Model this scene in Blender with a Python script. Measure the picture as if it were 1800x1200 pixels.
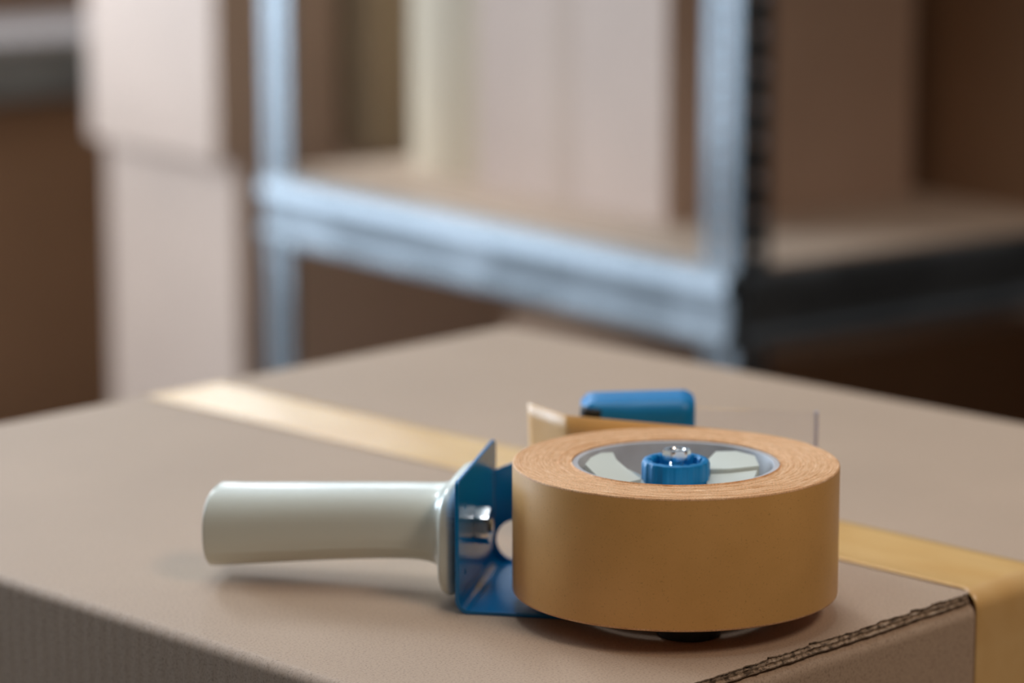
import bpy, bmesh, math, random
from math import sin, cos, pi, radians
from mathutils import Vector, Matrix, noise
for o in list(bpy.data.objects): bpy.data.objects.remove(o)
sc = bpy.context.scene
col = sc.collection
R = random.Random(7)

# ------------------------------------------------------------ camera
cd = bpy.data.cameras.new('camera'); cam = bpy.data.objects.new('camera', cd); col.objects.link(cam)
cam.location = (-0.0601, -1.0986, 0.3190)
cam.rotation_euler = (radians(90 - 11.2), 0, 0)
cd.sensor_width = 36; cd.lens = 108.18; cd.clip_start = .05; cd.clip_end = 60
cd.dof.use_dof = True; cd.dof.focus_distance = 1.075; cd.dof.aperture_fstop = 5.6; cd.dof.aperture_blades = 0
sc.camera = cam
sc.view_settings.view_transform = 'Standard'; sc.view_settings.look = 'None'
sc.view_settings.gamma = 1; sc.view_settings.use_curve_mapping = False
sc.view_settings.exposure = 0.0

# ------------------------------------------------------------ light
w = bpy.data.worlds.new('sky'); sc.world = w; w.use_nodes = True
bg = w.node_tree.nodes['Background']; bg.inputs[0].default_value = (.72, .84, 1, 1); bg.inputs[1].default_value = 1.0
def area(name, loc, rot, sx, sy, power, c):
    l = bpy.data.lights.new(name, 'AREA'); l.shape = 'RECTANGLE'; l.size = sx; l.size_y = sy; l.energy = power; l.color = c
    o = bpy.data.objects.new(name, l); col.objects.link(o); o.location = loc; o.rotation_euler = rot; return o
# daylight through the windows of the left wall, through the far wall window, then lamps added for fill
area('daylight_left', (-3.03, 3.15, .75), (0, radians(-90), 0), 1.9, 2.5, 285, (.68, .83, 1))
area('daylight_back', (-.55, 5.43, 1.35), (radians(-90), 0, 0), .5, 1.0, 7, (.9, .95, 1))
# unseen lamps added to fill light on box and roll: (x, y, watts, place)
ADDED_LAMPS = ((-1.3, 3.0, 42, (.86, .93, 1), 'above the stack of pale cartons'), (1.22, -1.3, 27, (1, .80, .64), 'in front of the box to the right, with a warm light'), (-.1, .25, 11.5, (.88, .94, 1), 'straight above the box'))
for lx, ly, pw, lc, _ in ADDED_LAMPS: area('added_fill_light', (lx, ly, 1.965), (0, 0, 0), .55, 1.15, pw, lc)
FLOOR = -1.05; CEIL = 2.05

# ------------------------------------------------------------ materials
def mat(name, c, rough=.5, metal=0, **k):
    m = bpy.data.materials.new(name); m.use_nodes = True
    b = m.node_tree.nodes['Principled BSDF']
    b.inputs['Base Color'].default_value = (*c, 1); b.inputs['Roughness'].default_value = rough
    b.inputs['Metallic'].default_value = metal
    for kk, v in k.items(): b.inputs[kk.replace('_', ' ')].default_value = v
    return m
def nodes(m): return m.node_tree.nodes, m.node_tree.links, m.node_tree.nodes['Principled BSDF']
def noise_tex(m, scale, detail=4, stretch=(1, 1, 1), rough=.5):
    n, l, b = nodes(m)
    tc = n.new('ShaderNodeTexCoord'); mp = n.new('ShaderNodeMapping'); mp.inputs['Scale'].default_value = stretch
    t = n.new('ShaderNodeTexNoise'); t.inputs['Scale'].default_value = scale; t.inputs['Detail'].default_value = detail
    t.inputs['Roughness'].default_value = rough
    l.new(tc.outputs['Object'], mp.inputs[0]); l.new(mp.outputs[0], t.inputs['Vector']); return t
def ramp(m, src, stops):
    n, l, b = nodes(m)
    r = n.new('ShaderNodeValToRGB'); e = r.color_ramp.elements
    e[0].position, e[0].color = stops[0][0], (*stops[0][1], 1)
    e[1].position, e[1].color = stops[-1][0], (*stops[-1][1], 1)
    for p, c in stops[1:-1]:
        x = e.new(p); x.color = (*c, 1)
    l.new(src, r.inputs[0]); return r
def mul(m, a, b_, f=1):
    n, l, b = nodes(m)
    x = n.new('ShaderNodeMix'); x.data_type = 'RGBA'; x.blend_type = 'MULTIPLY'; x.inputs[0].default_value = f
    l.new(a, x.inputs[6]); l.new(b_, x.inputs[7]); return x.outputs[2]
def bump(m, src, strength, dist):
    n, l, b = nodes(m)
    x = n.new('ShaderNodeBump'); x.inputs['Strength'].default_value = strength; x.inputs['Distance'].default_value = dist
    l.new(src, x.inputs['Height'])
    if b.inputs['Normal'].is_linked: l.new(b.inputs['Normal'].links[0].from_socket, x.inputs['Normal'])
    l.new(x.outputs[0], b.inputs['Normal'])
def g3(c, k): return tuple(min(1, v * k) for v in c)

def cardboard(name, c, flute=None, speck=True, rough=.62):
    m = mat(name, c, rough); n, l, b = nodes(m)
    b.inputs['Specular IOR Level'].default_value = .45
    t = noise_tex(m, 9, 5); r1 = ramp(m, t.outputs[0], [(.3, g3(c, .95)), (.7, g3(c, 1.05))])
    t2 = noise_tex(m, 1100, 3, rough=.7); r2 = ramp(m, t2.outputs[0], [(.32, (.60, .57, .54)), (.45, (.96, .96, .96)), (.70, (1.10, 1.10, 1.10))])
    out = mul(m, r1.outputs[0], r2.outputs[0], 1 if speck else .5)
    l.new(out, b.inputs['Base Color'])
    t3 = noise_tex(m, 420, 4); bump(m, t3.outputs[0], .12, .0006)
    if flute:
        tc = n.new('ShaderNodeTexCoord'); wv = n.new('ShaderNodeTexWave'); wv.bands_direction = flute
        wv.inputs['Scale'].default_value = 44; wv.inputs['Distortion'].default_value = .6; wv.inputs['Detail'].default_value = 1
        l.new(tc.outputs['Object'], wv.inputs[0]); bump(m, wv.outputs[0], .045, .0007)
    return m
M = {}
M['kraft_x'] = cardboard('kraft cardboard', (.50, .358, .25), None)
M['kraft_side'] = cardboard('kraft cardboard side', (.50, .358, .25), 'X')
M['kraft_side_y'] = cardboard('kraft cardboard end', (.50, .358, .25), 'Y')
M['kraft_core'] = cardboard('kraft cardboard core', (.34, .245, .165), None)
m = M['kraft_core']; n, l, b = nodes(m); t = noise_tex(m, 330, 4, (1, 1, 1.6), .65)
r = ramp(m, t.outputs[0], [(.40, (.12, .08, .05)), (.50, (.38, .27, .18)), (.64, (.60, .46, .34))]); l.new(r.outputs[0], b.inputs['Base Color']); bump(m, t.outputs[0], .4, .001)  # dark tones paint the shade inside the flute hollows
M['pale'] = cardboard('pale kraft board', (.54, .375, .28), None)
M['paper'] = cardboard('brown paper tape', (.50, .34, .24), None)
M['light_board'] = cardboard('light shelf board', (.32, .27, .25), None)
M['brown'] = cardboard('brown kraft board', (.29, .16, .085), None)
M['buff'] = cardboard('buff board', (.60, .455, .29), None)
m = M['tape'] = mat('packing tape', (.80, .50, .19), .27); n, l, b = nodes(m)
b.inputs['Specular IOR Level'].default_value = .6
t = noise_tex(m, 26, 3, (1, .35, 1)); r = ramp(m, t.outputs[0], [(.35, (.78, .46, .165)), (.65, (.88, .57, .24))]); l.new(r.outputs[0], b.inputs['Base Color'])
t = noise_tex(m, 34, 2, (1, .5, 1)); bump(m, t.outputs[0], .35, .0016)
m = M['tape_side'] = mat('roll of kraft tape', (.62, .36, .12), .42); n, l, b = nodes(m)
t = noise_tex(m, 60, 3); r = ramp(m, t.outputs[0], [(.3, (.76, .41, .125)), (.7, (.82, .45, .145))])
t2 = noise_tex(m, 1300, 2); r2 = ramp(m, t2.outputs[0], [(.28, (.84, .80, .76)), (.36, (1, 1, 1)), (.8, (1.03, 1.03, 1.03))])
l.new(mul(m, r.outputs[0], r2.outputs[0]), b.inputs['Base Color'])
t = noise_tex(m, 350, 3); bump(m, t.outputs[0], .05, .0004)
m = M['tape_edge'] = mat('edges of wound tape', (.70, .43, .23), .75); n, l, b = nodes(m)
# concentric winding lines, from the distance to the roll's axis
tc = n.new('ShaderNodeTexCoord'); mp = n.new('ShaderNodeMapping'); mp.inputs['Scale'].default_value = (1, 1, 0)
ln = n.new('ShaderNodeVectorMath'); ln.operation = 'LENGTH'
l.new(tc.outputs['Object'], mp.inputs[0]); l.new(mp.outputs[0], ln.inputs[0])
cb = n.new('ShaderNodeCombineXYZ'); l.new(ln.outputs['Value'], cb.inputs[0])
gr = n.new('ShaderNodeTexGradient'); gr.gradient_type = 'RADIAL'; l.new(tc.outputs['Object'], gr.inputs[0])
mg = n.new('ShaderNodeMath'); mg.operation = 'MULTIPLY'; mg.inputs[1].default_value = .03; l.new(gr.outputs['Fac'], mg.inputs[0]); l.new(mg.outputs[0], cb.inputs[1])
nt = n.new('ShaderNodeTexNoise'); nt.inputs['Scale'].default_value = 1500; nt.inputs['Detail'].default_value = 3; l.new(cb.outputs[0], nt.inputs['Vector'])
r = ramp(m, nt.outputs[0], [(.3, (.66, .34, .14)), (.55, (.82, .47, .235)), (.75, (.90, .61, .36))])
t2 = noise_tex(m, 1500, 3); r2 = ramp(m, t2.outputs[0], [(.3, (.78, .74, .7)), (.6, (1.08, 1.08, 1.08))])
l.new(mul(m, r.outputs[0], r2.outputs[0]), b.inputs['Base Color'])
bump(m, nt.outputs[0], .5, .0006)
M['cream'] = mat('cream plastic', (.76, .79, .70), .24, Coat_Weight=.12, Coat_Roughness=.08)
M['blue_metal'] = mat('blue lacquered steel', (.001, .18, .46), .25, 0, Coat_Weight=.3, Coat_Roughness=.07, Specular_IOR_Level=.35)
M['blue_plastic'] = mat('blue plastic', (.0, .22, .52), .40, Specular_IOR_Level=.45)
M['chrome'] = mat('zinc plated steel', (.82, .82, .81), .22, 1)
m = M['core'] = mat('grey paper core', (.40, .39, .40), .55); n, l, b = nodes(m)
t = noise_tex(m, 70, 4); r = ramp(m, t.outputs[0], [(.3, (.46, .45, .46)), (.7, (.60, .59, .60))]); l.new(r.outputs[0], b.inputs['Base Color'])
M['black'] = mat('black rubber', (.015, .015, .016), .5)
M['clear'] = mat('clear plastic', (.98, .98, 1), .06, 0, Transmission_Weight=.97, IOR=1.15)
m = M['zinc'] = mat('galvanised steel', (.42, .46, .50), .5, 1); n, l, b = nodes(m)
vo = n.new('ShaderNodeTexVoronoi'); vo.inputs['Scale'].default_value = 14; tc = n.new('ShaderNodeTexCoord'); l.new(tc.outputs['Object'], vo.inputs[0])
r = ramp(m, vo.outputs['Color'], [(0, (.115, .125, .132)), (1, (.235, .25, .262))]); l.new(r.outputs[0], b.inputs['Base Color'])
mr = n.new('ShaderNodeMapRange'); l.new(vo.outputs['Color'], mr.inputs[0]); mr.inputs[3].default_value = .38; mr.inputs[4].default_value = .54; l.new(mr.outputs[0], b.inputs['Roughness'])
m = M['fibre'] = mat('fibreboard', (.50, .36, .25), .5); n, l, b = nodes(m)
t = noise_tex(m, 160, 4); r = ramp(m, t.outputs[0], [(.3, (.45, .32, .22)), (.7, (.55, .40, .29))]); l.new(r.outputs[0], b.inputs['Base Color'])
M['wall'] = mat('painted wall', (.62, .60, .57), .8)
M['wall_low_bounce'] = mat('wall darkened against bounce', (.06, .045, .034), .8)  # dark warm tone keeps bounced light off the shaded carton sides
M['ceiling'] = mat('painted ceiling', (.66, .65, .63), .85)
m = M['floor'] = mat('concrete floor', (.30, .27, .24), .55); n, l, b = nodes(m)
t = noise_tex(m, 3, 6); r = ramp(m, t.outputs[0], [(.3, (.15, .13, .12)), (.7, (.21, .19, .17))]); l.new(r.outputs[0], b.inputs['Base Color'])
M['frame'] = mat('white window frame', (.7, .7, .7), .4)
M['wood'] = mat('wood', (.38, .24, .13), .5)

# ------------------------------------------------------------ helpers
def tag(o, label, cat, group=None):
    o['label'] = label; o['category'] = cat
    if group: o['group'] = group
    return o
def empty(name, loc=(0, 0, 0), rz=0, label=None, cat=None, group=None, rot=None):
    o = bpy.data.objects.new(name, None); col.objects.link(o); o.location = loc
    o.rotation_euler = rot if rot else (0, 0, rz); o.empty_display_size = .02
    if label: tag(o, label, cat, group)
    return o
def obj(name, bm, m, parent=None, smooth=None, bevel=0, seg=2):
    if bevel:
        bmesh.ops.bevel(bm, geom=[e for e in bm.edges if len(e.link_faces) == 2 and e.calc_face_angle(0) > .6], offset=bevel, segments=seg, affect='EDGES', profile=.5, clamp_overlap=True)
    bmesh.ops.recalc_face_normals(bm, faces=bm.faces)
    me = bpy.data.meshes.new(name); bm.to_mesh(me); bm.free()
    for mm in (m if isinstance(m, (list, tuple)) else [m]): me.materials.append(mm)
    if smooth is not None:
        for p in me.polygons: p.use_smooth = True
        me.set_sharp_from_angle(angle=radians(smooth))
    o = bpy.data.objects.new(name, me); col.objects.link(o); o.parent = parent
    return o
def bx(bm, x0, y0, z0, x1, y1, z1, mi=0, M4=None):
    vs = [bm.verts.new(p) for p in ((x0,y0,z0),(x1,y0,z0),(x1,y1,z0),(x0,y1,z0),(x0,y0,z1),(x1,y0,z1),(x1,y1,z1),(x0,y1,z1))]
    if M4:
        for v in vs: v.co = M4 @ v.co
    for f in ((3,2,1,0),(4,5,6,7),(0,1,5,4),(1,2,6,5),(2,3,7,6),(3,0,4,7)):
        bm.faces.new([vs[i] for i in f]).material_index = mi
    return vs
def lathe(bm, prof, seg=96, closed=True, M4=None, jit=None, mi=None):
    """prof: list of (r, z); a closed profile makes a ring body"""
    rows = []
    for i, (r, z) in enumerate(prof):
        row = []
        for k in range(seg):
            a = 2 * pi * k / seg; rr, zz = (r, z) if not jit else jit(i, r, z, a)
            p = Vector((rr * cos(a), rr * sin(a), zz)); row.append(bm.verts.new(M4 @ p if M4 else p))
        rows.append(row)
    n = len(rows)
    for i in range(n if closed else n - 1):
        A, B = rows[i], rows[(i + 1) % n]
        for k in range(seg):
            f = bm.faces.new((A[k], A[(k+1) % seg], B[(k+1) % seg], B[k]))
            if mi: f.material_index = mi(i)
    if not closed:
        for row in (rows[0], rows[-1]): bm.faces.new(row)
def prism(bm, pts, z0, z1, M4=None):
    a = [bm.verts.new((M4 @ Vector((x, y, z0))) if M4 else (x, y, z0)) for x, y in pts]
    b = [bm.verts.new((M4 @ Vector((x, y, z1))) if M4 else (x, y, z1)) for x, y in pts]
    bm.faces.new(a[::-1]); bm.faces.new(b)
    for i in range(len(pts)):
        j = (i + 1) % len(pts); bm.faces.new((a[i], a[j], b[j], b[i]))
def round_poly(pts, rads, n=6):
    """2D polygon with rounded corners"""
    out = []
    L = len(pts)
    for i in range(L):
        p = Vector(pts[i]); a = Vector(pts[i-1]) - p; c = Vector(pts[(i+1) % L]) - p; r = rads[i] if isinstance(rads, (list, tuple)) else rads
        if r <= 0: out.append(tuple(p)); continue
        ang = a.angle(c); d = min(r / math.tan(ang / 2), a.length * .49, c.length * .49)
        p0 = p + a.normalized() * d; p1 = p + c.normalized() * d
        for k in range(n + 1):
            t = k / n; q = (1-t)**2 * p0 + 2*t*(1-t) * p + t*t * p1; out.append((q.x, q.y))
    return out
def plate(bm, loops, thick, M4, bev=.0003):
    """flat plate with holes from 2D loops, edges slightly rounded; lies in local XY, centred on z=0"""
    cu = bpy.data.curves.new('tmp', 'CURVE'); cu.dimensions = '2D'; cu.fill_mode = 'BOTH'
    cu.extrude = thick / 2 - bev; cu.bevel_depth = bev; cu.bevel_resolution = 2; cu.offset = -bev
    for lp in loops:
        s = cu.splines.new('POLY'); s.points.add(len(lp) - 1)
        for i, p in enumerate(lp): s.points[i].co = (p[0], p[1], 0, 1)
        s.use_cyclic_u = True
    o = bpy.data.objects.new('tmp', cu); me = bpy.data.meshes.new_from_object(o)
    me.transform(M4); bm.from_mesh(me)
    bpy.data.objects.remove(o); bpy.data.curves.remove(cu); bpy.data.meshes.remove(me)
def circle(cx, cy, r, n=40): return [(cx + r * cos(2*pi*k/n), cy + r * sin(2*pi*k/n)) for k in range(n)]
def hexnut(bm, r, h, hole, M4, cham=.12):
    """hexagon nut with chamfered corners and a threaded hole; axis z, from z=0 to h"""
    n = 48; rows = []
    def hexr(a): 
        k = (a % (pi / 3)) - pi / 6; return r * cos(pi / 6) / cos(k)
    for z, lim in ((0, r * .94), (h * cham, r), (h * (1 - cham), r), (h, r * .94)):
        rows.append([bm.verts.new(M4 @ Vector((min(hexr(2*pi*k/n), lim) * cos(2*pi*k/n), min(hexr(2*pi*k/n), lim) * sin(2*pi*k/n), z))) for k in range(n)])
    for rr, z in ((hole * 1.12, h), (hole, h * .85), (hole, 0)):
        rows.append([bm.verts.new(M4 @ Vector((rr * cos(2*pi*k/n), rr * sin(2*pi*k/n), z))) for k in range(n)])
    N = len(rows)
    for i in range(N):
        A, B = rows[i], rows[(i+1) % N]
        for k in range(n): bm.faces.new((A[k], A[(k+1) % n], B[(k+1) % n], B[k]))
def thread(bm, r, z0, z1, M4, pitch=.001):
    prof = [(r * .5, z0)]; z = z0
    while z < z1 - pitch: prof += [(r, z), (r * .86, z + pitch / 2)]; z += pitch
    prof += [(r, z), (r * .85, z1), (r * .3, z1)]
    lathe(bm, prof, 32, False, M4)

# ------------------------------------------------------------ room
def struct(name, bm, m, **k):
    o = obj(name, bm, m, **k); o['kind'] = 'structure'; return o
X0, X1, Y0, Y1 = -3.1, 4.2, -4.0, 5.5
bm = bmesh.new(); bx(bm, X0-.2, Y0-.2, FLOOR-.1, X1+.2, Y1+.2, FLOOR); struct('floor', bm, M['floor'])
bm = bmesh.new(); bx(bm, X0-.2, Y0-.2, CEIL, X1+.2, Y1+.2, CEIL+.1); struct('ceiling', bm, M['ceiling'])
def wall_open(name, axis, c0, c1, a0, a1, holes, m):
    """wall slab with window openings: axis 'x' = wall of constant x. holes: (a0,a1,z0,z1)"""
    bm = bmesh.new()
    def b(u0, u1, z0, z1):
        if u1 - u0 < 1e-4 or z1 - z0 < 1e-4: return
        if axis == 'x': bx(bm, c0, u0, z0, c1, u1, z1)
        else: bx(bm, u0, c0, z0, u1, c1, z1)
    u = a0
    for h in sorted(holes):
        b(u, h[0], FLOOR, CEIL); b(h[0], h[1], FLOOR, h[2]); b(h[0], h[1], h[3], CEIL); u = h[1]
    b(u, a1, FLOOR, CEIL)
    struct(name, bm, m)
wall_open('wall_left', 'x', X0-.15, X0, Y0, Y1, [(1.85, 4.45, -.25, 1.75)], M['wall'])
wall_open('wall_back', 'y', Y1, Y1+.15, X0-.15, X1+.15, [(-.85, -.25, .8, 1.9)], M['wall_low_bounce'])
wall_open('wall_right', 'x', X1, X1+.15, Y0, Y1, [], M['wall_low_bounce'])
wall_open('wall_front', 'y', Y0-.15, Y0, X0-.15, X1+.15, [], M['wall_low_bounce'])
def window(i, axis, c, a0, a1, z0, z1, n):
    bm = bmesh.new(); t = .05
    def b(u0, u1, w0, w1):
        if axis == 'x': bx(bm, c-.09, u0, w0, c-.03, u1, w1)
        else: bx(bm, u0, c+.03, w0, u1, c+.09, w1)
    b(a0, a1, z0, z0+t); b(a0, a1, z1-t, z1); b(a0, a0+t, z0+t, z1-t); b(a1-t, a1, z0+t, z1-t)
    for k in range(1, n):
        u = a0 + (a1-a0) * k / n; b(u-.025, u+.025, z0+t, z1-t)
    struct('window_%d' % i, bm, M['frame'])
window(1, 'x', X0, 1.85, 4.45, -.25, 1.75, 3); window(2, 'y', Y1, -.85, -.25, .8, 1.9, 1)

for lx, ly, _, _, where in ADDED_LAMPS:
    ce = empty('added_lamp_panel', (lx, ly, CEIL), 0, 'white panel added as an unseen fill light ' + where, 'lamp', 'added fill lights')  # body for an added lamp, always out of view
    bm = bmesh.new(); bx(bm, -.3, -.6, -.05, .3, .6, 0); obj('housing', bm, M['frame'], ce, bevel=.005)
    bm = bmesh.new(); bx(bm, -.28, -.58, -.062, .28, .58, -.051); obj('diffuser', bm, M['ceiling'], ce, bevel=.003)

# ------------------------------------------------------------ big carton in front: 500 x 500 x 300 mm
TH = radians(45.44)
e1 = Vector((-sin(TH), cos(TH), 0)); e2 = Vector((cos(TH), sin(TH), 0))
BOXM = Matrix(((e2.x, e1.x, 0, 0), (e2.y, e1.y, 0, 0), (0, 0, 1, 0), (0, 0, 0, 1)))   # local x = e2, local y = e1
A0, A1, B0, B1, BH = -.148, .353, -.0645, .437, .30        # local x range, local y range, height
big = empty('cardboard_box', (0, 0, -BH), 0, 'large brown corrugated box under the tape dispenser, sealed with yellow tape across its top', 'box')
big.rotation_euler = (0, 0, math.atan2(e2.y, e2.x))
Z = BH
TK = .004
# body: walls, with the folded rims of the end flaps just under the top flaps
bm = bmesh.new()
# front-left wall and far-right wall (hinges of the top flaps): rounded fold
def profile_sheet(bm, prof, y0, y1, ny=1, axis='y'):
    rows = []
    for k in range(ny + 1):
        y = y0 + (y1 - y0) * k / ny
        rows.append([bm.verts.new((p[0], y, p[1]) if axis == 'y' else (y, p[0], p[1])) for p in prof])
    for k in range(ny):
        for i in range(len(prof)):
            j = (i + 1) % len(prof)
            bm.faces.new((rows[k][i], rows[k][j], rows[k+1][j], rows[k+1][i]))
    bm.faces.new(rows[0]); bm.faces.new(rows[-1][::-1])
def fold(x_out, sgn, ztop, lip, zb=0.0, r=.0045, n=7):
    """closed 2D profile: a wall going up and folding inward (sgn=+1 folds to +)"""
    out = [(x_out, zb)]
    for k in range(n + 1):
        a = pi / 2 * k / n; out.append((x_out + sgn * (r - r * cos(a)), ztop - r + r * sin(a)))
    out.append((x_out + sgn * lip, ztop)); out.append((x_out + sgn * lip, ztop - TK))
    out += [(x_out + sgn * (TK + .002), ztop - TK), (x_out + sgn * TK, ztop - TK - .002), (x_out + sgn * TK, zb)]
    return out
profile_sheet(bm, fold(A0, 1, Z, .012), B0 + .0035, B1 - .0035)
profile_sheet(bm, fold(A1, -1, Z, .012), B0 + .0035, B1 - .0035)
bx(bm, A0 + .001, B0 + .001, 0, A1 - .001, B1 - .001, .004)
body = obj('body', bm, M['kraft_side_y'], big, smooth=35)
bm = bmesh.new()
profile_sheet(bm, fold(B0 - .0012, 1, Z - TK - .0006, .09, r=.0055), A0 + .0005, A1 - .0005, axis='x')
profile_sheet(bm, fold(B1 + .0012, -1, Z - TK - .0006, .09, r=.0055), A0 + .0005, A1 - .0005, axis='x')
obj('end_wall', bm, M['kraft_side'], big, smooth=35)
# top flaps, with torn corrugated edge
def flap(x0, x1, seed, seamx):
    bm = bmesh.new(); N = 420; rows = []
    for k in range(N + 1):
        x = x0 + (x1 - x0) * k / N
        def nz(s, o): return noise.noise(Vector((x * s, o + seed, 0)))
        e = .0004 * nz(45, 0) + .0004 * nz(260, 3) + .0005 * nz(900, 7)
        e_b = .0005 * nz(60, 11) + .0005 * nz(300, 14)
        tear = max(0, nz(120, 23) - .18) * .0035
        under = 1 if .0975 < x < .1465 else 0
        rc = .0005 + .0009 * abs(nz(400, 17)) + tear * .4
        lift = (.0002 * nz(30, 31) + .0003 * max(0, nz(200, 41))) * (0 if x > .095 and x < .149 else 1)
        # rounded corner beside the tape seam
        cdist = abs(x - seamx); cr = 0
        if cdist < .006: cr = .005 * (1 - math.sqrt(max(0, 1 - ((.006 - cdist) / .006) ** 2)))
        y = B0 + .0006 + cr + .0035 * under
        if under: e = e_ = tear = 0
        rows.append([bm.verts.new(p) for p in (
            (x, B1 - .003, Z), (x, B0 + .03, Z), (x, y + .006, Z + lift * .2), (x, y + .0015 + e + tear, Z + lift * .7), (x, y + e + tear, Z + lift),
            (x, y + e + tear + .0001, Z - .0005 + lift), (x, y + e + rc + tear, Z - .0008), (x, y + rc * .4 + e_b, Z - .0018 + .0004 * nz(700, 50)), (x, y + rc + e_b, Z - .0028), (x, y + e_b - .0002, Z - .0034), (x, y + e_b, Z - .004), (x, B1 - .003, Z - .004))])
    for k in range(N):
        a, b_ = rows[k], rows[k+1]
        for i in range(12):
            j = (i + 1) % 12; f = bm.faces.new((a[i], a[j], b_[j], b_[i]))
            if 4 <= i <= 9: f.material_index = 1
    bm.faces.new(rows[0]); bm.faces.new(rows[-1][::-1])
    return obj('flap', bm, [M['kraft_x'], M['kraft_core']], big, smooth=40)
SEAM = .1005
flap(A0 + .012, SEAM - .0012, 1.3, SEAM - .0012); flap(SEAM + .0012, A1 - .012, 5.1, SEAM + .0012)
# tape over the seam and down both ends
bm = bmesh.new()
T0, T1 = .0975, .146
prof = []
tz = .0004
N = 60
path = [(B0 - .0016, Z - .12)]
path += [(B0 - .0016, Z - .12 + .108 * k / 8) for k in range(1, 9)]
for k in range(9):
    a = pi / 2 * k / 8; path.append((B0 - .0016 + .008 * (1 - cos(a)), Z - .008 + tz + .008 * sin(a)))
path += [(B0 + .006 + (B1 - B0 - .012) * k / 70, Z + tz) for k in range(1, 70)]
for k in range(9):
    a = pi / 2 * k / 8; path.append((B1 + .0022 - .008 * (1 - sin(a)), Z - .008 + tz + .008 * cos(a)))
path.append((B1 + .0022, Z - .12))
rows = []
for i, (y, z) in enumerate(path):
    row = []
    for k in range(13):
        x = T0 + (T1 - T0) * k / 12
        wob = .00035 * noise.noise(Vector((x * 60, y * 22, 2))) if 12 < i < len(path) - 12 else 0
        row.append(bm.verts.new((x, y, z + max(-.0002, wob))))
    rows.append(row)
for i in range(len(rows) - 1):
    for k in range(12): bm.faces.new((rows[i][k], rows[i][k+1], rows[i+1][k+1], rows[i+1][k]))
tp = obj('packing_tape', bm, M['tape'], big, smooth=50)
sm = tp.modifiers.new('s', 'SOLIDIFY'); sm.thickness = .0001; sm.offset = 1
tp['label'] = 'yellow packing tape along the seam'

# table that carries the carton
tb = empty('packing_table', (0, 0, FLOOR), big.rotation_euler[2], 'wooden packing table under the large brown box', 'table')
H = -BH - FLOOR
bm = bmesh.new(); bx(bm, A0-.06, B0-.06, H-.03, A1+.06, B1+.06, H); obj('tabletop', bm, M['wood'], tb, bevel=.003)
for lx_, ly_ in ((A0-.03, B0-.03), (A1-.02, B0-.03), (A0-.03, B1-.02), (A1-.02, B1-.02)):
    bm = bmesh.new(); bx(bm, lx_, ly_, 0, lx_+.05, ly_+.05, H-.03); obj('leg', bm, M['wood'], tb, bevel=.003)

# ------------------------------------------------------------ tape dispenser
YAW = radians(-10.5)
disp = empty('tape_dispenser', (-.0811, -.0047, 0), YAW, 'blue steel hand tape dispenser with cream plastic handle lying on its side on the box', 'tape dispenser')
# local frame: x to the right along the base plate, y away along the flange, z up. Flange on the plane x=0
def L(p):  # world -> local of the dispenser
    v = Vector((p[0] + .0811, p[1] + .0047)); return (v.x * cos(YAW) + v.y * sin(YAW), -v.x * sin(YAW) + v.y * cos(YAW))
FD = .0735; FH = .0500; TS = .0015; BR = .0055
bm = bmesh.new()
# flange: (y,z) plate
fl = round_poly([(0, BR), (FD, BR), (FD, FH), (0, FH)], [0, 0, .004, .0022])
MF = Matrix(((0, 0, 1, TS/2), (1, 0, 0, 0), (0, 1, 0, 0), (0, 0, 0, 1)))
plate(bm, [fl, circle(.012, .038, .0011, 16), circle(.012, .013, .0011, 16), circle(.062, .040, .0011, 16)], TS, MF)
# bend
rows = []
for y in (0, FD * .25, FD * .5, FD * .75, FD):
    row = []
    for k in range(9):
        a = pi / 2 * k / 8; row.append((BR * (1 - cos(a)), y, BR * (1 - sin(a))))
    for k in range(8, -1, -1):
        a = pi / 2 * k / 8; rr = BR - TS; row.append((BR - rr * cos(a), y, BR - rr * sin(a)))
    rows.append([bm.verts.new(p) for p in row])
for k in range(4):
    for i in range(18):
        j = (i+1) % 18; bm.faces.new((rows[k][i], rows[k][j], rows[k+1][j], rows[k+1][i]))
bm.faces.new(rows[0]); bm.faces.new(rows[-1][::-1])
# base plate outline
hub = L((0, 0)); 
bp = [(BR, 0), (.045, 0), (.058, -.004)]
for k in range(0, 13):
    a = radians(-120 + 12 * k); bp.append((hub[0] + .027 * cos(a), hub[1] + .027 * sin(a)))
bp += [(hub[0] + .022, .06), (hub[0] + .018, .128), (.030, .128), (.024, FD + .006), (.014, FD), (BR, FD)]
plate(bm, [bp], TS, Matrix.Translation((0, 0, TS / 2)))
# rear wall, bent up behind the roll, with its round opening
MR = Matrix(((1, 0, 0, 0), (0, 0, -1, FD - .004), (0, 1, 0, 0), (0, 0, 0, 1)))
rw = [(.0016, .001), (.0016, .0383), (.0030, .0388), (.0050, .0398), (.0080, .0411), (.0125, .0420)]
rw += [(.018, .0435), (.030, .042), (.040, .036), (.046, .026), (.048, .012), (.048, .001)]
plate(bm, [round_poly(rw, 0), circle(.0105, .0105, .0082, 44)], TS, MR)
# rivets and slots on the flange
fr = obj('frame', bm, M['blue_metal'], disp, smooth=30)

# handle: boss plate + grip
HC = (.036, .0250)      # centre (y, z) on the flange
def superell(a, ry, rz, n):
    c, s = cos(a), sin(a); return (abs(c) ** (2/n) * (1 if c >= 0 else -1) * ry, abs(s) ** (2/n) * (1 if s >= 0 else -1) * rz)
bm = bmesh.new(); NS = 64; rows = []
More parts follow.
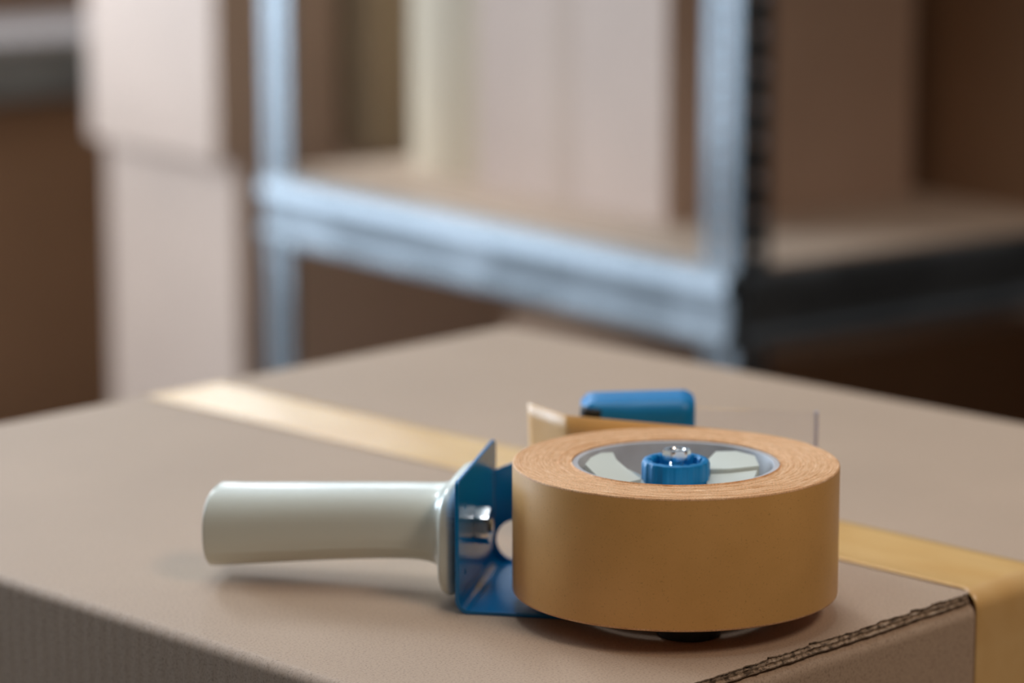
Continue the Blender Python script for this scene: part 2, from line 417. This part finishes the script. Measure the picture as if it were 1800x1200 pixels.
# stations: (distance out from flange, half depth, half height, exponent, z shift)
st = [(0.0000, .0330, .0212, 5, -.0015), (.0050, .0330, .0214, 4.6, -.0015), (.0070, .0322, .0206, 4.2, -.0014), (.0080, .0295, .0188, 3.6, -.0012), (.0086, .0250, .0168, 3.2, -.0008),
      (.0100, .0205, .0152, 3.0, -.0004), (.0125, .0180, .0143, 2.9, 0), (.017, .0168, .0138, 2.9, .0004), (.026, .0162, .0136, 2.9, .0004), (.045, .0162, .0138, 2.9, -.0006), (.067, .0168, .0142, 2.9, -.0022), (.088, .0175, .0148, 2.8, -.0038), (.1008, .0181, .0153, 2.8, -.0045),
      (.1015, .0179, .0151, 2.8, -.0045), (.1015, .0164, .0136, 2.8, -.0045), (.097, .0158, .0130, 2.8, -.0045), (.070, .0145, .0118, 2.8, -.002)]
for i_, (d, ry, rz, ex, dz) in enumerate(st):
    row = []
    for k in range(NS):
        a = 2 * pi * k / NS; yy, zz = superell(a, ry, rz, ex)
        if k == 36 and i_ < 13: yy -= .00035   # moulding line along the front
        xo = -.0002 - d
        if d > .085 : xo += .0010 * (zz / rz) ** 2 * (d - .085) / .0165
        row.append(bm.verts.new((xo, HC[0] + yy, HC[1] + dz + zz)))
    rows.append(row)
for i in range(len(rows) - 1):
    for k in range(NS): bm.faces.new((rows[i][k], rows[i][(k+1) % NS], rows[i+1][(k+1) % NS], rows[i+1][k]))
bm.faces.new(rows[0]); bm.faces.new(rows[-1])
hd = obj('handle', bm, M['cream'], disp, smooth=60); hd['label'] = 'cream plastic handle'
ss = hd.modifiers.new('s', 'SUBSURF'); ss.levels = 1; ss.render_levels = 2
# nut that holds the handle, on the inner face of the flange
bm = bmesh.new(); MN = Matrix.Translation((TS, .033, .0255)) @ Matrix.Rotation(radians(90), 4, 'Y') @ Matrix.Rotation(radians(-4), 4, 'Z')
hexnut(bm, .0072, .0056, .0030, MN)
thread(bm, .0031, 0, .0064, MN)
obj('handle_nut', bm, M['chrome'], disp, smooth=30)['label'] = 'shiny steel nut'

# core holder (cream, vanes) centred on the roll's axis
TILT = radians(-.85)
bm = bmesh.new(); hx, hy = hub
lathe(bm, [(.004, .0020), (.0120, .0020), (.0120, .0095), (.0335, .0095), (.0335, .0125), (.014, .0135), (.0125, .016), (.0115, .040), (.0105, .046), (.004, .046)], 72, True, Matrix.Translation((hx, hy, 0)))
def blade(bm, top, depth=.040):
    """arm of the core holder: faceted top surface given point by point (world x, y, z), straight sides down"""
    T = []; B = []
    for x, y, z in top:
        q = L((x, y)); T.append(bm.verts.new((q[0], q[1], z))); B.append(bm.verts.new((q[0], q[1], z - depth)))
    c = sum((v.co for v in T), Vector()) / len(T); cv = bm.verts.new(c + Vector((0, 0, .0004)))
    n_ = len(T)
    for i in range(n_):
        k = (i + 1) % n_
        bm.faces.new((T[i], T[k], cv)); bm.faces.new((T[i], T[k], B[k], B[i]))
    bm.faces.new(B[::-1])
blade(bm, [(.0110, .0030, .0530), (.0125, .0120, .0545), (.0160, .0205, .0556), (.0235, .0185, .0562), (.0298, .0110, .0562), (.0305, -.0010, .0553), (.0200, -.0005, .0540)])
blade(bm, [(.0110, .0020, .0512), (.0200, -.0012, .0526), (.0298, -.0018, .0540), (.0275, -.0135, .0532), (.0200, -.0160, .0515), (.0110, -.0080, .0500)])
blade(bm, [(-.0331, .0025, .0550), (-.0310, .0090, .0560), (-.0270, .0150, .0564), (-.0225, .0172, .0560), (-.0215, .0090, .0552), (-.0180, .0010, .0538), (-.0130, -.0060, .0515), (-.0200, -.0130, .0515), (-.0290, -.0100, .0535)])
blade(bm, [(-.0212, .0105, .0525), (-.0165, .0080, .0515), (-.0110, .0030, .0500), (-.0110, -.0060, .0495), (-.0128, -.0062, .0500), (-.0178, .0008, .0518)])
blade(bm, [(-.0060, -.0110, .0500), (.0060, -.0110, .0500), (.0100, -.0280, .0520), (-.0020, -.0320, .0520)])
bmesh.ops.bevel(bm, geom=[e for e in bm.edges if len(e.link_faces) == 2 and e.calc_face_angle(0) > 1.0 and e.verts[0].co.z > .048 and e.verts[1].co.z > .048], offset=.0008, segments=2, affect='EDGES')
obj('core_holder', bm, M['cream'], disp, smooth=28)['label'] = 'cream plastic core holder with curved vanes'
# knob
bm = bmesh.new(); n = 160; rows = []
prof = [(.0085, .0462, 0), (.0122, .0462, 1), (.0122, .0560, 1), (.0119, .0572, .6), (.0112, .0576, 0), (.0102, .0575, 0), (.0096, .0568, 0), (.0093, .0535, 0), (.0035, .0533, 0), (.0035, .0462, 0)]
for r_, z_, kf in prof:
    row = []
    for k in range(n):
        a = 2*pi*k/n; q = (k % 10) / 10; rib = .00035 * (1 if .2 < q < .8 else 0) * kf
        inr = -.0008 * (1 if (.6 < (k % 16) / 16) else 0) if z_ > .053 and .0090 < r_ < .0105 else 0
        rr = r_ + rib + inr; row.append(bm.verts.new((hx + rr * cos(a), hy + rr * sin(a), z_)))
    rows.append(row)
for i in range(len(rows)):
    A, B = rows[i], rows[(i+1) % len(rows)]
    for k in range(n): bm.faces.new((A[k], A[(k+1) % n], B[(k+1) % n], B[k]))
kn = obj('knob', bm, M['blue_plastic'], disp, smooth=35); kn['label'] = 'blue ribbed tension knob'
bm = bmesh.new(); MH = Matrix.Translation((hx + .0003, hy, .0577)) @ Matrix.Rotation(radians(22), 4, 'Z')
hexnut(bm, .0054, .0036, .0028, MH, .10)
thread(bm, .0027, -.0046, .0030, MH)
obj('knob_nut', bm, M['chrome'], kn, smooth=30)['label'] = 'bright steel hexagon nut'
# black foot beneath
fx, fy = L((.0035, -.0300))
bm = bmesh.new(); lathe(bm, [(.0008, -.0004), (.0108, -.0004), (.0116, .0006), (.0116, .0052), (.0008, .0052)], 48, False, Matrix.Translation((fx, fy, 0)))
for v in bm.verts: v.co.z = max(v.co.z, 0)
obj('foot', bm, M['black'], disp, smooth=35)
# roller
rx, ry = L((-.0270, .0945))
bm = bmesh.new(); lathe(bm, [(.0012, .0015), (.0062, .0015), (.0062, .0560), (.0052, .0570), (.0012, .0570)], 40, False, Matrix.Translation((rx, ry, 0)))
obj('roller', bm, M['black'], disp, smooth=35)['label'] = 'black roller'
# blue guard over the cutting end
bm = bmesh.new()
def Lw(pts): return [L(p) for p in pts]
rows = []
n = 16
for k in range(n + 1):
    t = k / n; X = -.0325 + (.0125 + .0325) * t
    yc0 = .0885 + .001 * t; yc1 = .1125 + .001 * t          # front and back
    zt_ = .0590 + .0010 * t; zb = .0505 - .014 * t ** 1.6
    e = 1.0
    if t < .12: e = .55 + .45 * math.sqrt(1 - ((.12 - t) / .12) ** 2)
    if t > .92: e = .72 + .28 * math.sqrt(max(0, 1 - ((t - .92) / .08) ** 2))
    zc = zt_ - .005
    ring = round_poly([(yc0, zb), (yc1, zb), (yc1, zt_ - .0), (yc0, zt_)], [.002, .003, .0035, .0062], 5)
    ring = [((yc0+yc1)/2 + (a-(yc0+yc1)/2)*e, zc + (z-zc)*(e if z > zc else 1)) for a, z in ring]
    row = []
    for a, z in ring:
        q = L((X, a)); row.append(bm.verts.new((q[0], q[1], z)))
    rows.append(row)
for k in range(n):
    m_ = len(rows[0])
    for i in range(m_):
        j = (i+1) % m_; bm.faces.new((rows[k][i], rows[k][j], rows[k+1][j], rows[k+1][i]))
bm.faces.new(rows[0]); bm.faces.new(rows[-1][::-1])
obj('blade_guard', bm, M['blue_plastic'], disp, smooth=50)['label'] = 'blue plastic blade guard'
bm = bmesh.new()
prism(bm, Lw([(-.018, .100), (.010, .098), (.010, .108), (-.018, .110)]), .0015, .0505)
obj('blade_holder', bm, M['black'], disp, bevel=.001)
# clear tongue
bm = bmesh.new()
prism(bm, Lw([(.008, .0995), (.0600, .0905), (.0603, .0919), (.008, .1010)]), .006, .0548)
sh = obj('tape_shield', bm, M['clear'], disp, bevel=.0003); sh['label'] = 'clear plastic shield'

bm = bmesh.new(); prism(bm, Lw([(.0596, .0900), (.0610, .0898), (.0613, .0918), (.0599, .0921)]), .006, .0552)
obj('shield_bright_edge', bm, mat('milky clear plastic', (.80, .80, .92), .2, 0, Transmission_Weight=.35), sh, bevel=.0003)['label'] = 'milky strip added as the bright edge of the clear shield'  # milky strip added to draw the bright line along the sheet's edge

# ------------------------------------------------------------ roll of tape
roll = empty('tape_roll', (0, 0, .0326), 0, 'full roll of light brown packing tape mounted on the tape dispenser', 'tape roll', rot=(TILT, 0, 0))
HT = .0240; RO = .0600; RI = .0382
bm = bmesh.new()
NR = 90; prof = []
prof += [(RI, -HT), (RI, HT)]
lay = [R.uniform(-1, 1) for _ in range(NR + 1)]
for k in range(1, NR): prof.append((RI + (RO - .0006 - RI) * k / NR, HT))
prof += [(RO - .0004, HT - .00005), (RO - .0001, HT - .0003), (RO, HT - .0008)]
prof += [(RO, -HT + .0008), (RO - .0001, -HT + .0003), (RO - .0004, -HT)]
def jit(i, r, z, a):
    if z > HT - .0003 and 1 < i < NR + 1:
        u = (r - RI) / (RO - RI)
        z += .00010 * lay[min(i, NR)] + .00014 * noise.noise(Vector((r * 2600, a * 2.5, 0))) + .00010 * noise.noise(Vector((r * 900 + 5, a * 14, 1)))
        z -= .0006 * (1 - u) ** 3
    if i >= NR + 3: r += .00008 * noise.noise(Vector((cos(a) * 2, sin(a) * 2, z * 40)))
    return r, z
lathe(bm, prof, 320, True, None, jit, lambda i: 0 if i in (NR + 3, ) else 1)
rl = obj('wound_tape', bm, [M['tape_side'], M['tape_edge']], roll, smooth=60)
bm = bmesh.new()
lathe(bm, [(.0358, -HT), (.0380, -HT), (.03815, -HT + .0005), (.03815, HT - .0008), (.0379, HT - .0005), (.0360, HT - .0006), (.0358, HT - .0010)], 160, True)
obj('core', bm, M['core'], roll, smooth=50)['label'] = 'grey paper core'
# loose end running round the roller to the sticking end
pts = [Vector((RO * cos(a), RO * sin(a) + 0.0002)) for a in [radians(30 + 5 * k) for k in range(8)]]
pts += [Vector(p) for p in ((.0120, .0614), (-.003, .0678), (-.020, .0752), (-.0340, .0815), (-.0380, .0836), (-.0398, .0862), (-.0425, .0910), (-.0465, .0985), (-.0520, .1080))]
# smooth (Catmull-Rom)
sm_ = []
for i in range(len(pts) - 1):
    p0, p1, p2, p3 = pts[max(0, i-1)], pts[i], pts[i+1], pts[min(len(pts)-1, i+2)]
    for k in range(4):
        t = k / 4; sm_.append(.5 * ((2*p1) + (p2-p0)*t + (2*p0-5*p1+4*p2-p3)*t*t + (3*p1-p0-3*p2+p3)*t**3))
sm_.append(pts[-1])
bm = bmesh.new(); rows = []
L_ = len(sm_)
for i, p in enumerate(sm_):
    row = []
    for k in range(9):
        z = -HT + .0001 + (2 * HT - .0002) * k / 8
        u = max(0, (i - L_ * .72) / (L_ * .28))
        off = Vector((-.0015, .0004)) * u * (k / 8) * 1.0
        row.append(bm.verts.new((p.x * 1.002 + off.x, p.y * 1.002 + off.y, z)))
    rows.append(row)
for i in range(len(rows) - 1):
    for k in range(8): bm.faces.new((rows[i][k], rows[i][k+1], rows[i+1][k+1], rows[i+1][k]))
te = obj('loose_end', bm, M['tape_side'], roll, smooth=60)
s = te.modifiers.new('s', 'SOLIDIFY'); s.thickness = .00015

# ------------------------------------------------------------ steel rack behind
GA = radians(37)
RZ = math.atan2(sin(GA), cos(GA))   # rack frame: local x = g2 (away to the right), local y = g1 (away to the left)
RACK = Vector((.1087, 1.1677, 0)); ZT = -.0766
def G(y, x, z=0): # g1, g2 -> world
    return Vector((RACK.x - sin(GA) * y + cos(GA) * x, RACK.y + cos(GA) * y + sin(GA) * x, z))
rack = empty('storage_rack', (RACK.x, RACK.y, FLOOR), RZ, 'galvanised steel storage rack with perforated posts and board shelves behind the box', 'rack')
zt = ZT - FLOOR           # shelf top above the floor
RD, RW = .655, 1.55       # size along y (short side) and along x (long side)
PH = 2.0
def post(x, y, sx, sy):
    """perforated angle post; corner at (x,y), flanges towards sx, sy"""
    bm = bmesh.new(); t = .0016
    # flange along y (front side), in the plane x: slotted keyhole row
    W1, W2 = .040, .031
    def loops_rect(w): return [(0, 0), (w, 0), (w, PH), (0, PH)]
    h1 = []; z = .03
    while z < PH - .03:
        h1.append(round_poly([(W1*.40, z-.0065), (W1*.62, z-.0065), (W1*.58, z+.0065), (W1*.44, z+.0065)], .002, 3)); z += .0165
    h2 = []; z = .025
    while z < PH - .03:
        h2.append(circle(W2*.55, z, .0048, 14)); z += .0275
    MA = Matrix(((0, 0, 1, x), (sy, 0, 0, y), (0, 1, 0, 0), (0, 0, 0, 1)))
    MB_ = Matrix(((sx, 0, 0, x), (0, 0, 1, y), (0, 1, 0, 0), (0, 0, 0, 1)))
    plate(bm, [loops_rect(W1)] + h1, t, MA, .0002); plate(bm, [loops_rect(W2)] + h2, t, MB_, .0002)
    # embossed rims round the round holes
    for c in h2:
        cz = sum(p[1] for p in c) / len(c)
        if .75 < cz < 1.5:
            lathe(bm, [(.0050, 0), (.0062, 0), (.0056, .0016)], 14, True, Matrix.Translation((x + sx * W2 * .55, y - sy * .0006, cz)) @ Matrix.Rotation(radians(90 * sy), 4, 'X'))
    obj('post', bm, M['zinc'], rack, smooth=30)
post(0, 0, 1, 1); post(0, RD, 1, -1); post(RW, 0, -1, 1); post(RW, RD, -1, -1)
def beam(a, b_, axis, pos, out, z):
    """stepped beam: top lip, recessed web and curled foot; out = outward sign"""
    o = out
    p = [(0, z), (.0065 * o, z - .004), (.0085 * o, z - .0165), (.0030 * o, z - .0195), (.0030 * o, z - .045), (.0080 * o, z - .050), (.0080 * o, z - .0560), (.004*o, z - .0590), (-.010 * o, z - .0590), (-.010 * o, z - .0575), (.003 * o, z - .0575), (.0012 * o, z - .048), (.0012 * o, z - .019), (.0060*o, z - .0155), (.004 * o, z - .0060), (-.012 * o, z - .0060), (-.012 * o, z)]
    bm = bmesh.new()
    profile_sheet(bm, [(pos + q[0], q[1]) for q in p], a, b_, axis=axis)
    obj('beam', bm, M['zinc'], rack, bevel=.0004, seg=1)
for lv, z in enumerate((zt - .46, zt, zt + .46, zt + .92)):
    beam(.004, RD - .004, 'y', -.0010, -1, z - .001); beam(.004, RD - .004, 'y', RW + .001, 1, z - .001)
    beam(.004, RW - .004, 'x', -.0010, -1, z - .001); beam(.004, RW - .004, 'x', RD + .001, 1, z - .001)
    bm = bmesh.new(); bx(bm, .003, .003, z - .007, RW - .003, RD - .003, z + .002); obj('shelf_board', bm, M['fibre'], rack, bevel=.0008)

# ------------------------------------------------------------ cartons
def carton(name, loc, rz, sx, sy, sz, m, label, group='cartons on and around the racks', seam='y', tape=True, tapemat='tape', vtape=None):
    """closed carton: body with soft folded corners, four top flaps as a raised pair with a seam, tape"""
    r = empty(name, loc, rz, label, 'box', group)
    bm = bmesh.new(); bx(bm, 0, 0, 0, sx, sy, sz - .004); obj('body', bm, m, r, bevel=.003)
    g = .0015
    for k in (0, 1):
        bm = bmesh.new()
        if seam == 'y': bx(bm, *((.001, .001, sz-.0038, sx/2-g, sy-.001, sz) if k == 0 else (sx/2+g, .001, sz-.0038, sx-.001, sy-.001, sz)))
        else: bx(bm, *((.001, .001, sz-.0038, sx-.001, sy/2-g, sz) if k == 0 else (.001, sy/2+g, sz-.0038, sx-.001, sy-.001, sz)))
        obj('flap', bm, m, r, bevel=.0012)
    if tape:
        bm = bmesh.new(); q = .024; d = .07; t = .0004
        if seam == 'y':
            bx(bm, sx/2-q, -t, sz, sx/2+q, sy+t, sz+t); bx(bm, sx/2-q, -t, sz-d, sx/2+q, 0, sz); bx(bm, sx/2-q, sy, sz-d, sx/2+q, sy+t, sz)
        else:
            bx(bm, -t, sy/2-q, sz, sx+t, sy/2+q, sz+t); bx(bm, -t, sy/2-q, sz-d, 0, sy/2+q, sz); bx(bm, sx, sy/2-q, sz-d, sx+t, sy/2+q, sz)
        obj('packing_tape', bm, M[tapemat], r)
    if vtape:   # paper tape down the left-facing side (x = 0)
        bm = bmesh.new(); bx(bm, -.0005, vtape[0], .001, 0, vtape[1], sz-.006); obj('paper_tape', bm, M['paper'], r)
    return r
zs = ZT + .002
# on the rack (local x = g2, local y = g1)
def on_rack(y0, y1, x0, x1, sz, m, label, z=zs, twist=0, **k):
    return carton('carton', G(y0, x0, z), RZ + twist, x1 - x0, y1 - y0, sz, m, label, **k)
on_rack(.199, .458, .0955, .372, .36, M['pale'], 'big pale carton on the rack shelf between the two steel posts', vtape=(.125, .150), seam='x', tape=False)
on_rack(.466, .590, .118, .34, .33, M['buff'], 'yellowish carton on the rack shelf, left of the big pale carton', tape=False)
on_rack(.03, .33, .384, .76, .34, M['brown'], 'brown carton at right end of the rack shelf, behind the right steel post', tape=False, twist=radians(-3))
on_rack(.03, .62, .70, 1.45, .37, M['brown'], 'brown carton added to darken the lower rack shelf at the right', z=ZT - .46 + .002, tape=False)  # added carton makes the dark area under the shelf
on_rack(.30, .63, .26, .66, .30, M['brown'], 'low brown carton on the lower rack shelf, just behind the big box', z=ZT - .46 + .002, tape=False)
# stack at the left
def at(x, y): return Vector((x, y, 0))
SA = radians(37)
c0 = Vector((-.3470, 2.075, FLOOR))
def stack(corner, face, side, z0, h, m, label, rz=RZ, **k):
    """corner = the edge nearest the camera; face runs left-away, side runs right-away"""
    return carton('carton', (corner[0], corner[1], z0), rz, side, face, h, m, label, **k)
ZS = -.120
stack((-.3470, 2.075), .27, .50, FLOOR, ZS - .48 - FLOOR, M['pale'], 'pale carton on the floor, lowest of the stack left of the rack')
stack((-.3465, 2.074), .27, .52, ZS - .479, .479, M['pale'], 'pale carton in the middle of the stack left of the rack')
stack((-.3660, 2.066), .265, .150, ZS + .001, .43, M['pale'], 'pale carton on top of the stack left of the rack')
q = Vector((-.205, 2.135))
stack((q.x, q.y), .26, .24, ZS + .001, .45, M['buff'], 'buff carton beyond the shelf, just right of the left steel post')
# shelf unit, far left, with brown cartons
rk = empty('storage_rack', (-.666, 2.75, FLOOR), RZ, 'board shelf unit at the far left edge, behind the carton stack', 'rack')
zl = -.058 - FLOOR
for z in (zl - .52, zl):
    bm = bmesh.new(); bx(bm, -1.1, 0, z - .010, .45, .45, z); obj('shelf_board', bm, M['light_board'], rk, bevel=.001)
    bm = bmesh.new(); bx(bm, -1.1, -.006, z - .072, .45, -.001, z - .011); bx(bm, -1.1, .451, z - .072, .45, .456, z - .011); obj('beam', bm, M['zinc'], rk, bevel=.0005)
for x, y, sy in ((-1.1, -.009, 1), (.45, -.009, 1), (-1.1, .459, -1), (.45, .459, -1)):
    sx = 1 if x < 0 else -1
    bm = bmesh.new(); bx(bm, min(x, x+sx*.035), min(y, y+sy*.0015), 0, max(x, x+sx*.035), max(y, y+sy*.0015), 1.9); bx(bm, min(x, x-sx*.0015), min(y, y+sy*.035), 0, max(x, x-sx*.0015), max(y, y+sy*.035), 1.9); obj('post', bm, M['zinc'], rk)
def on_shelf(x, y, z, sx, sy, sz, m, label):
    p = Vector((-.666, 2.75, 0)) + Vector((cos(GA) * x - sin(GA) * y, sin(GA) * x + cos(GA) * y, 0))
    carton('carton', (p.x, p.y, FLOOR + z), RZ, sx, sy, sz, m, label, tape=False)
on_shelf(-.55, .07, zl - .52 + .0005, .95, .36, .43, M['brown'], 'wide brown carton under the shelf board at the far left edge')
on_shelf(-.60, .33, zl + .0005, .90, .11, .3, M['brown'], 'brown carton on top of the shelf board at the far left edge')
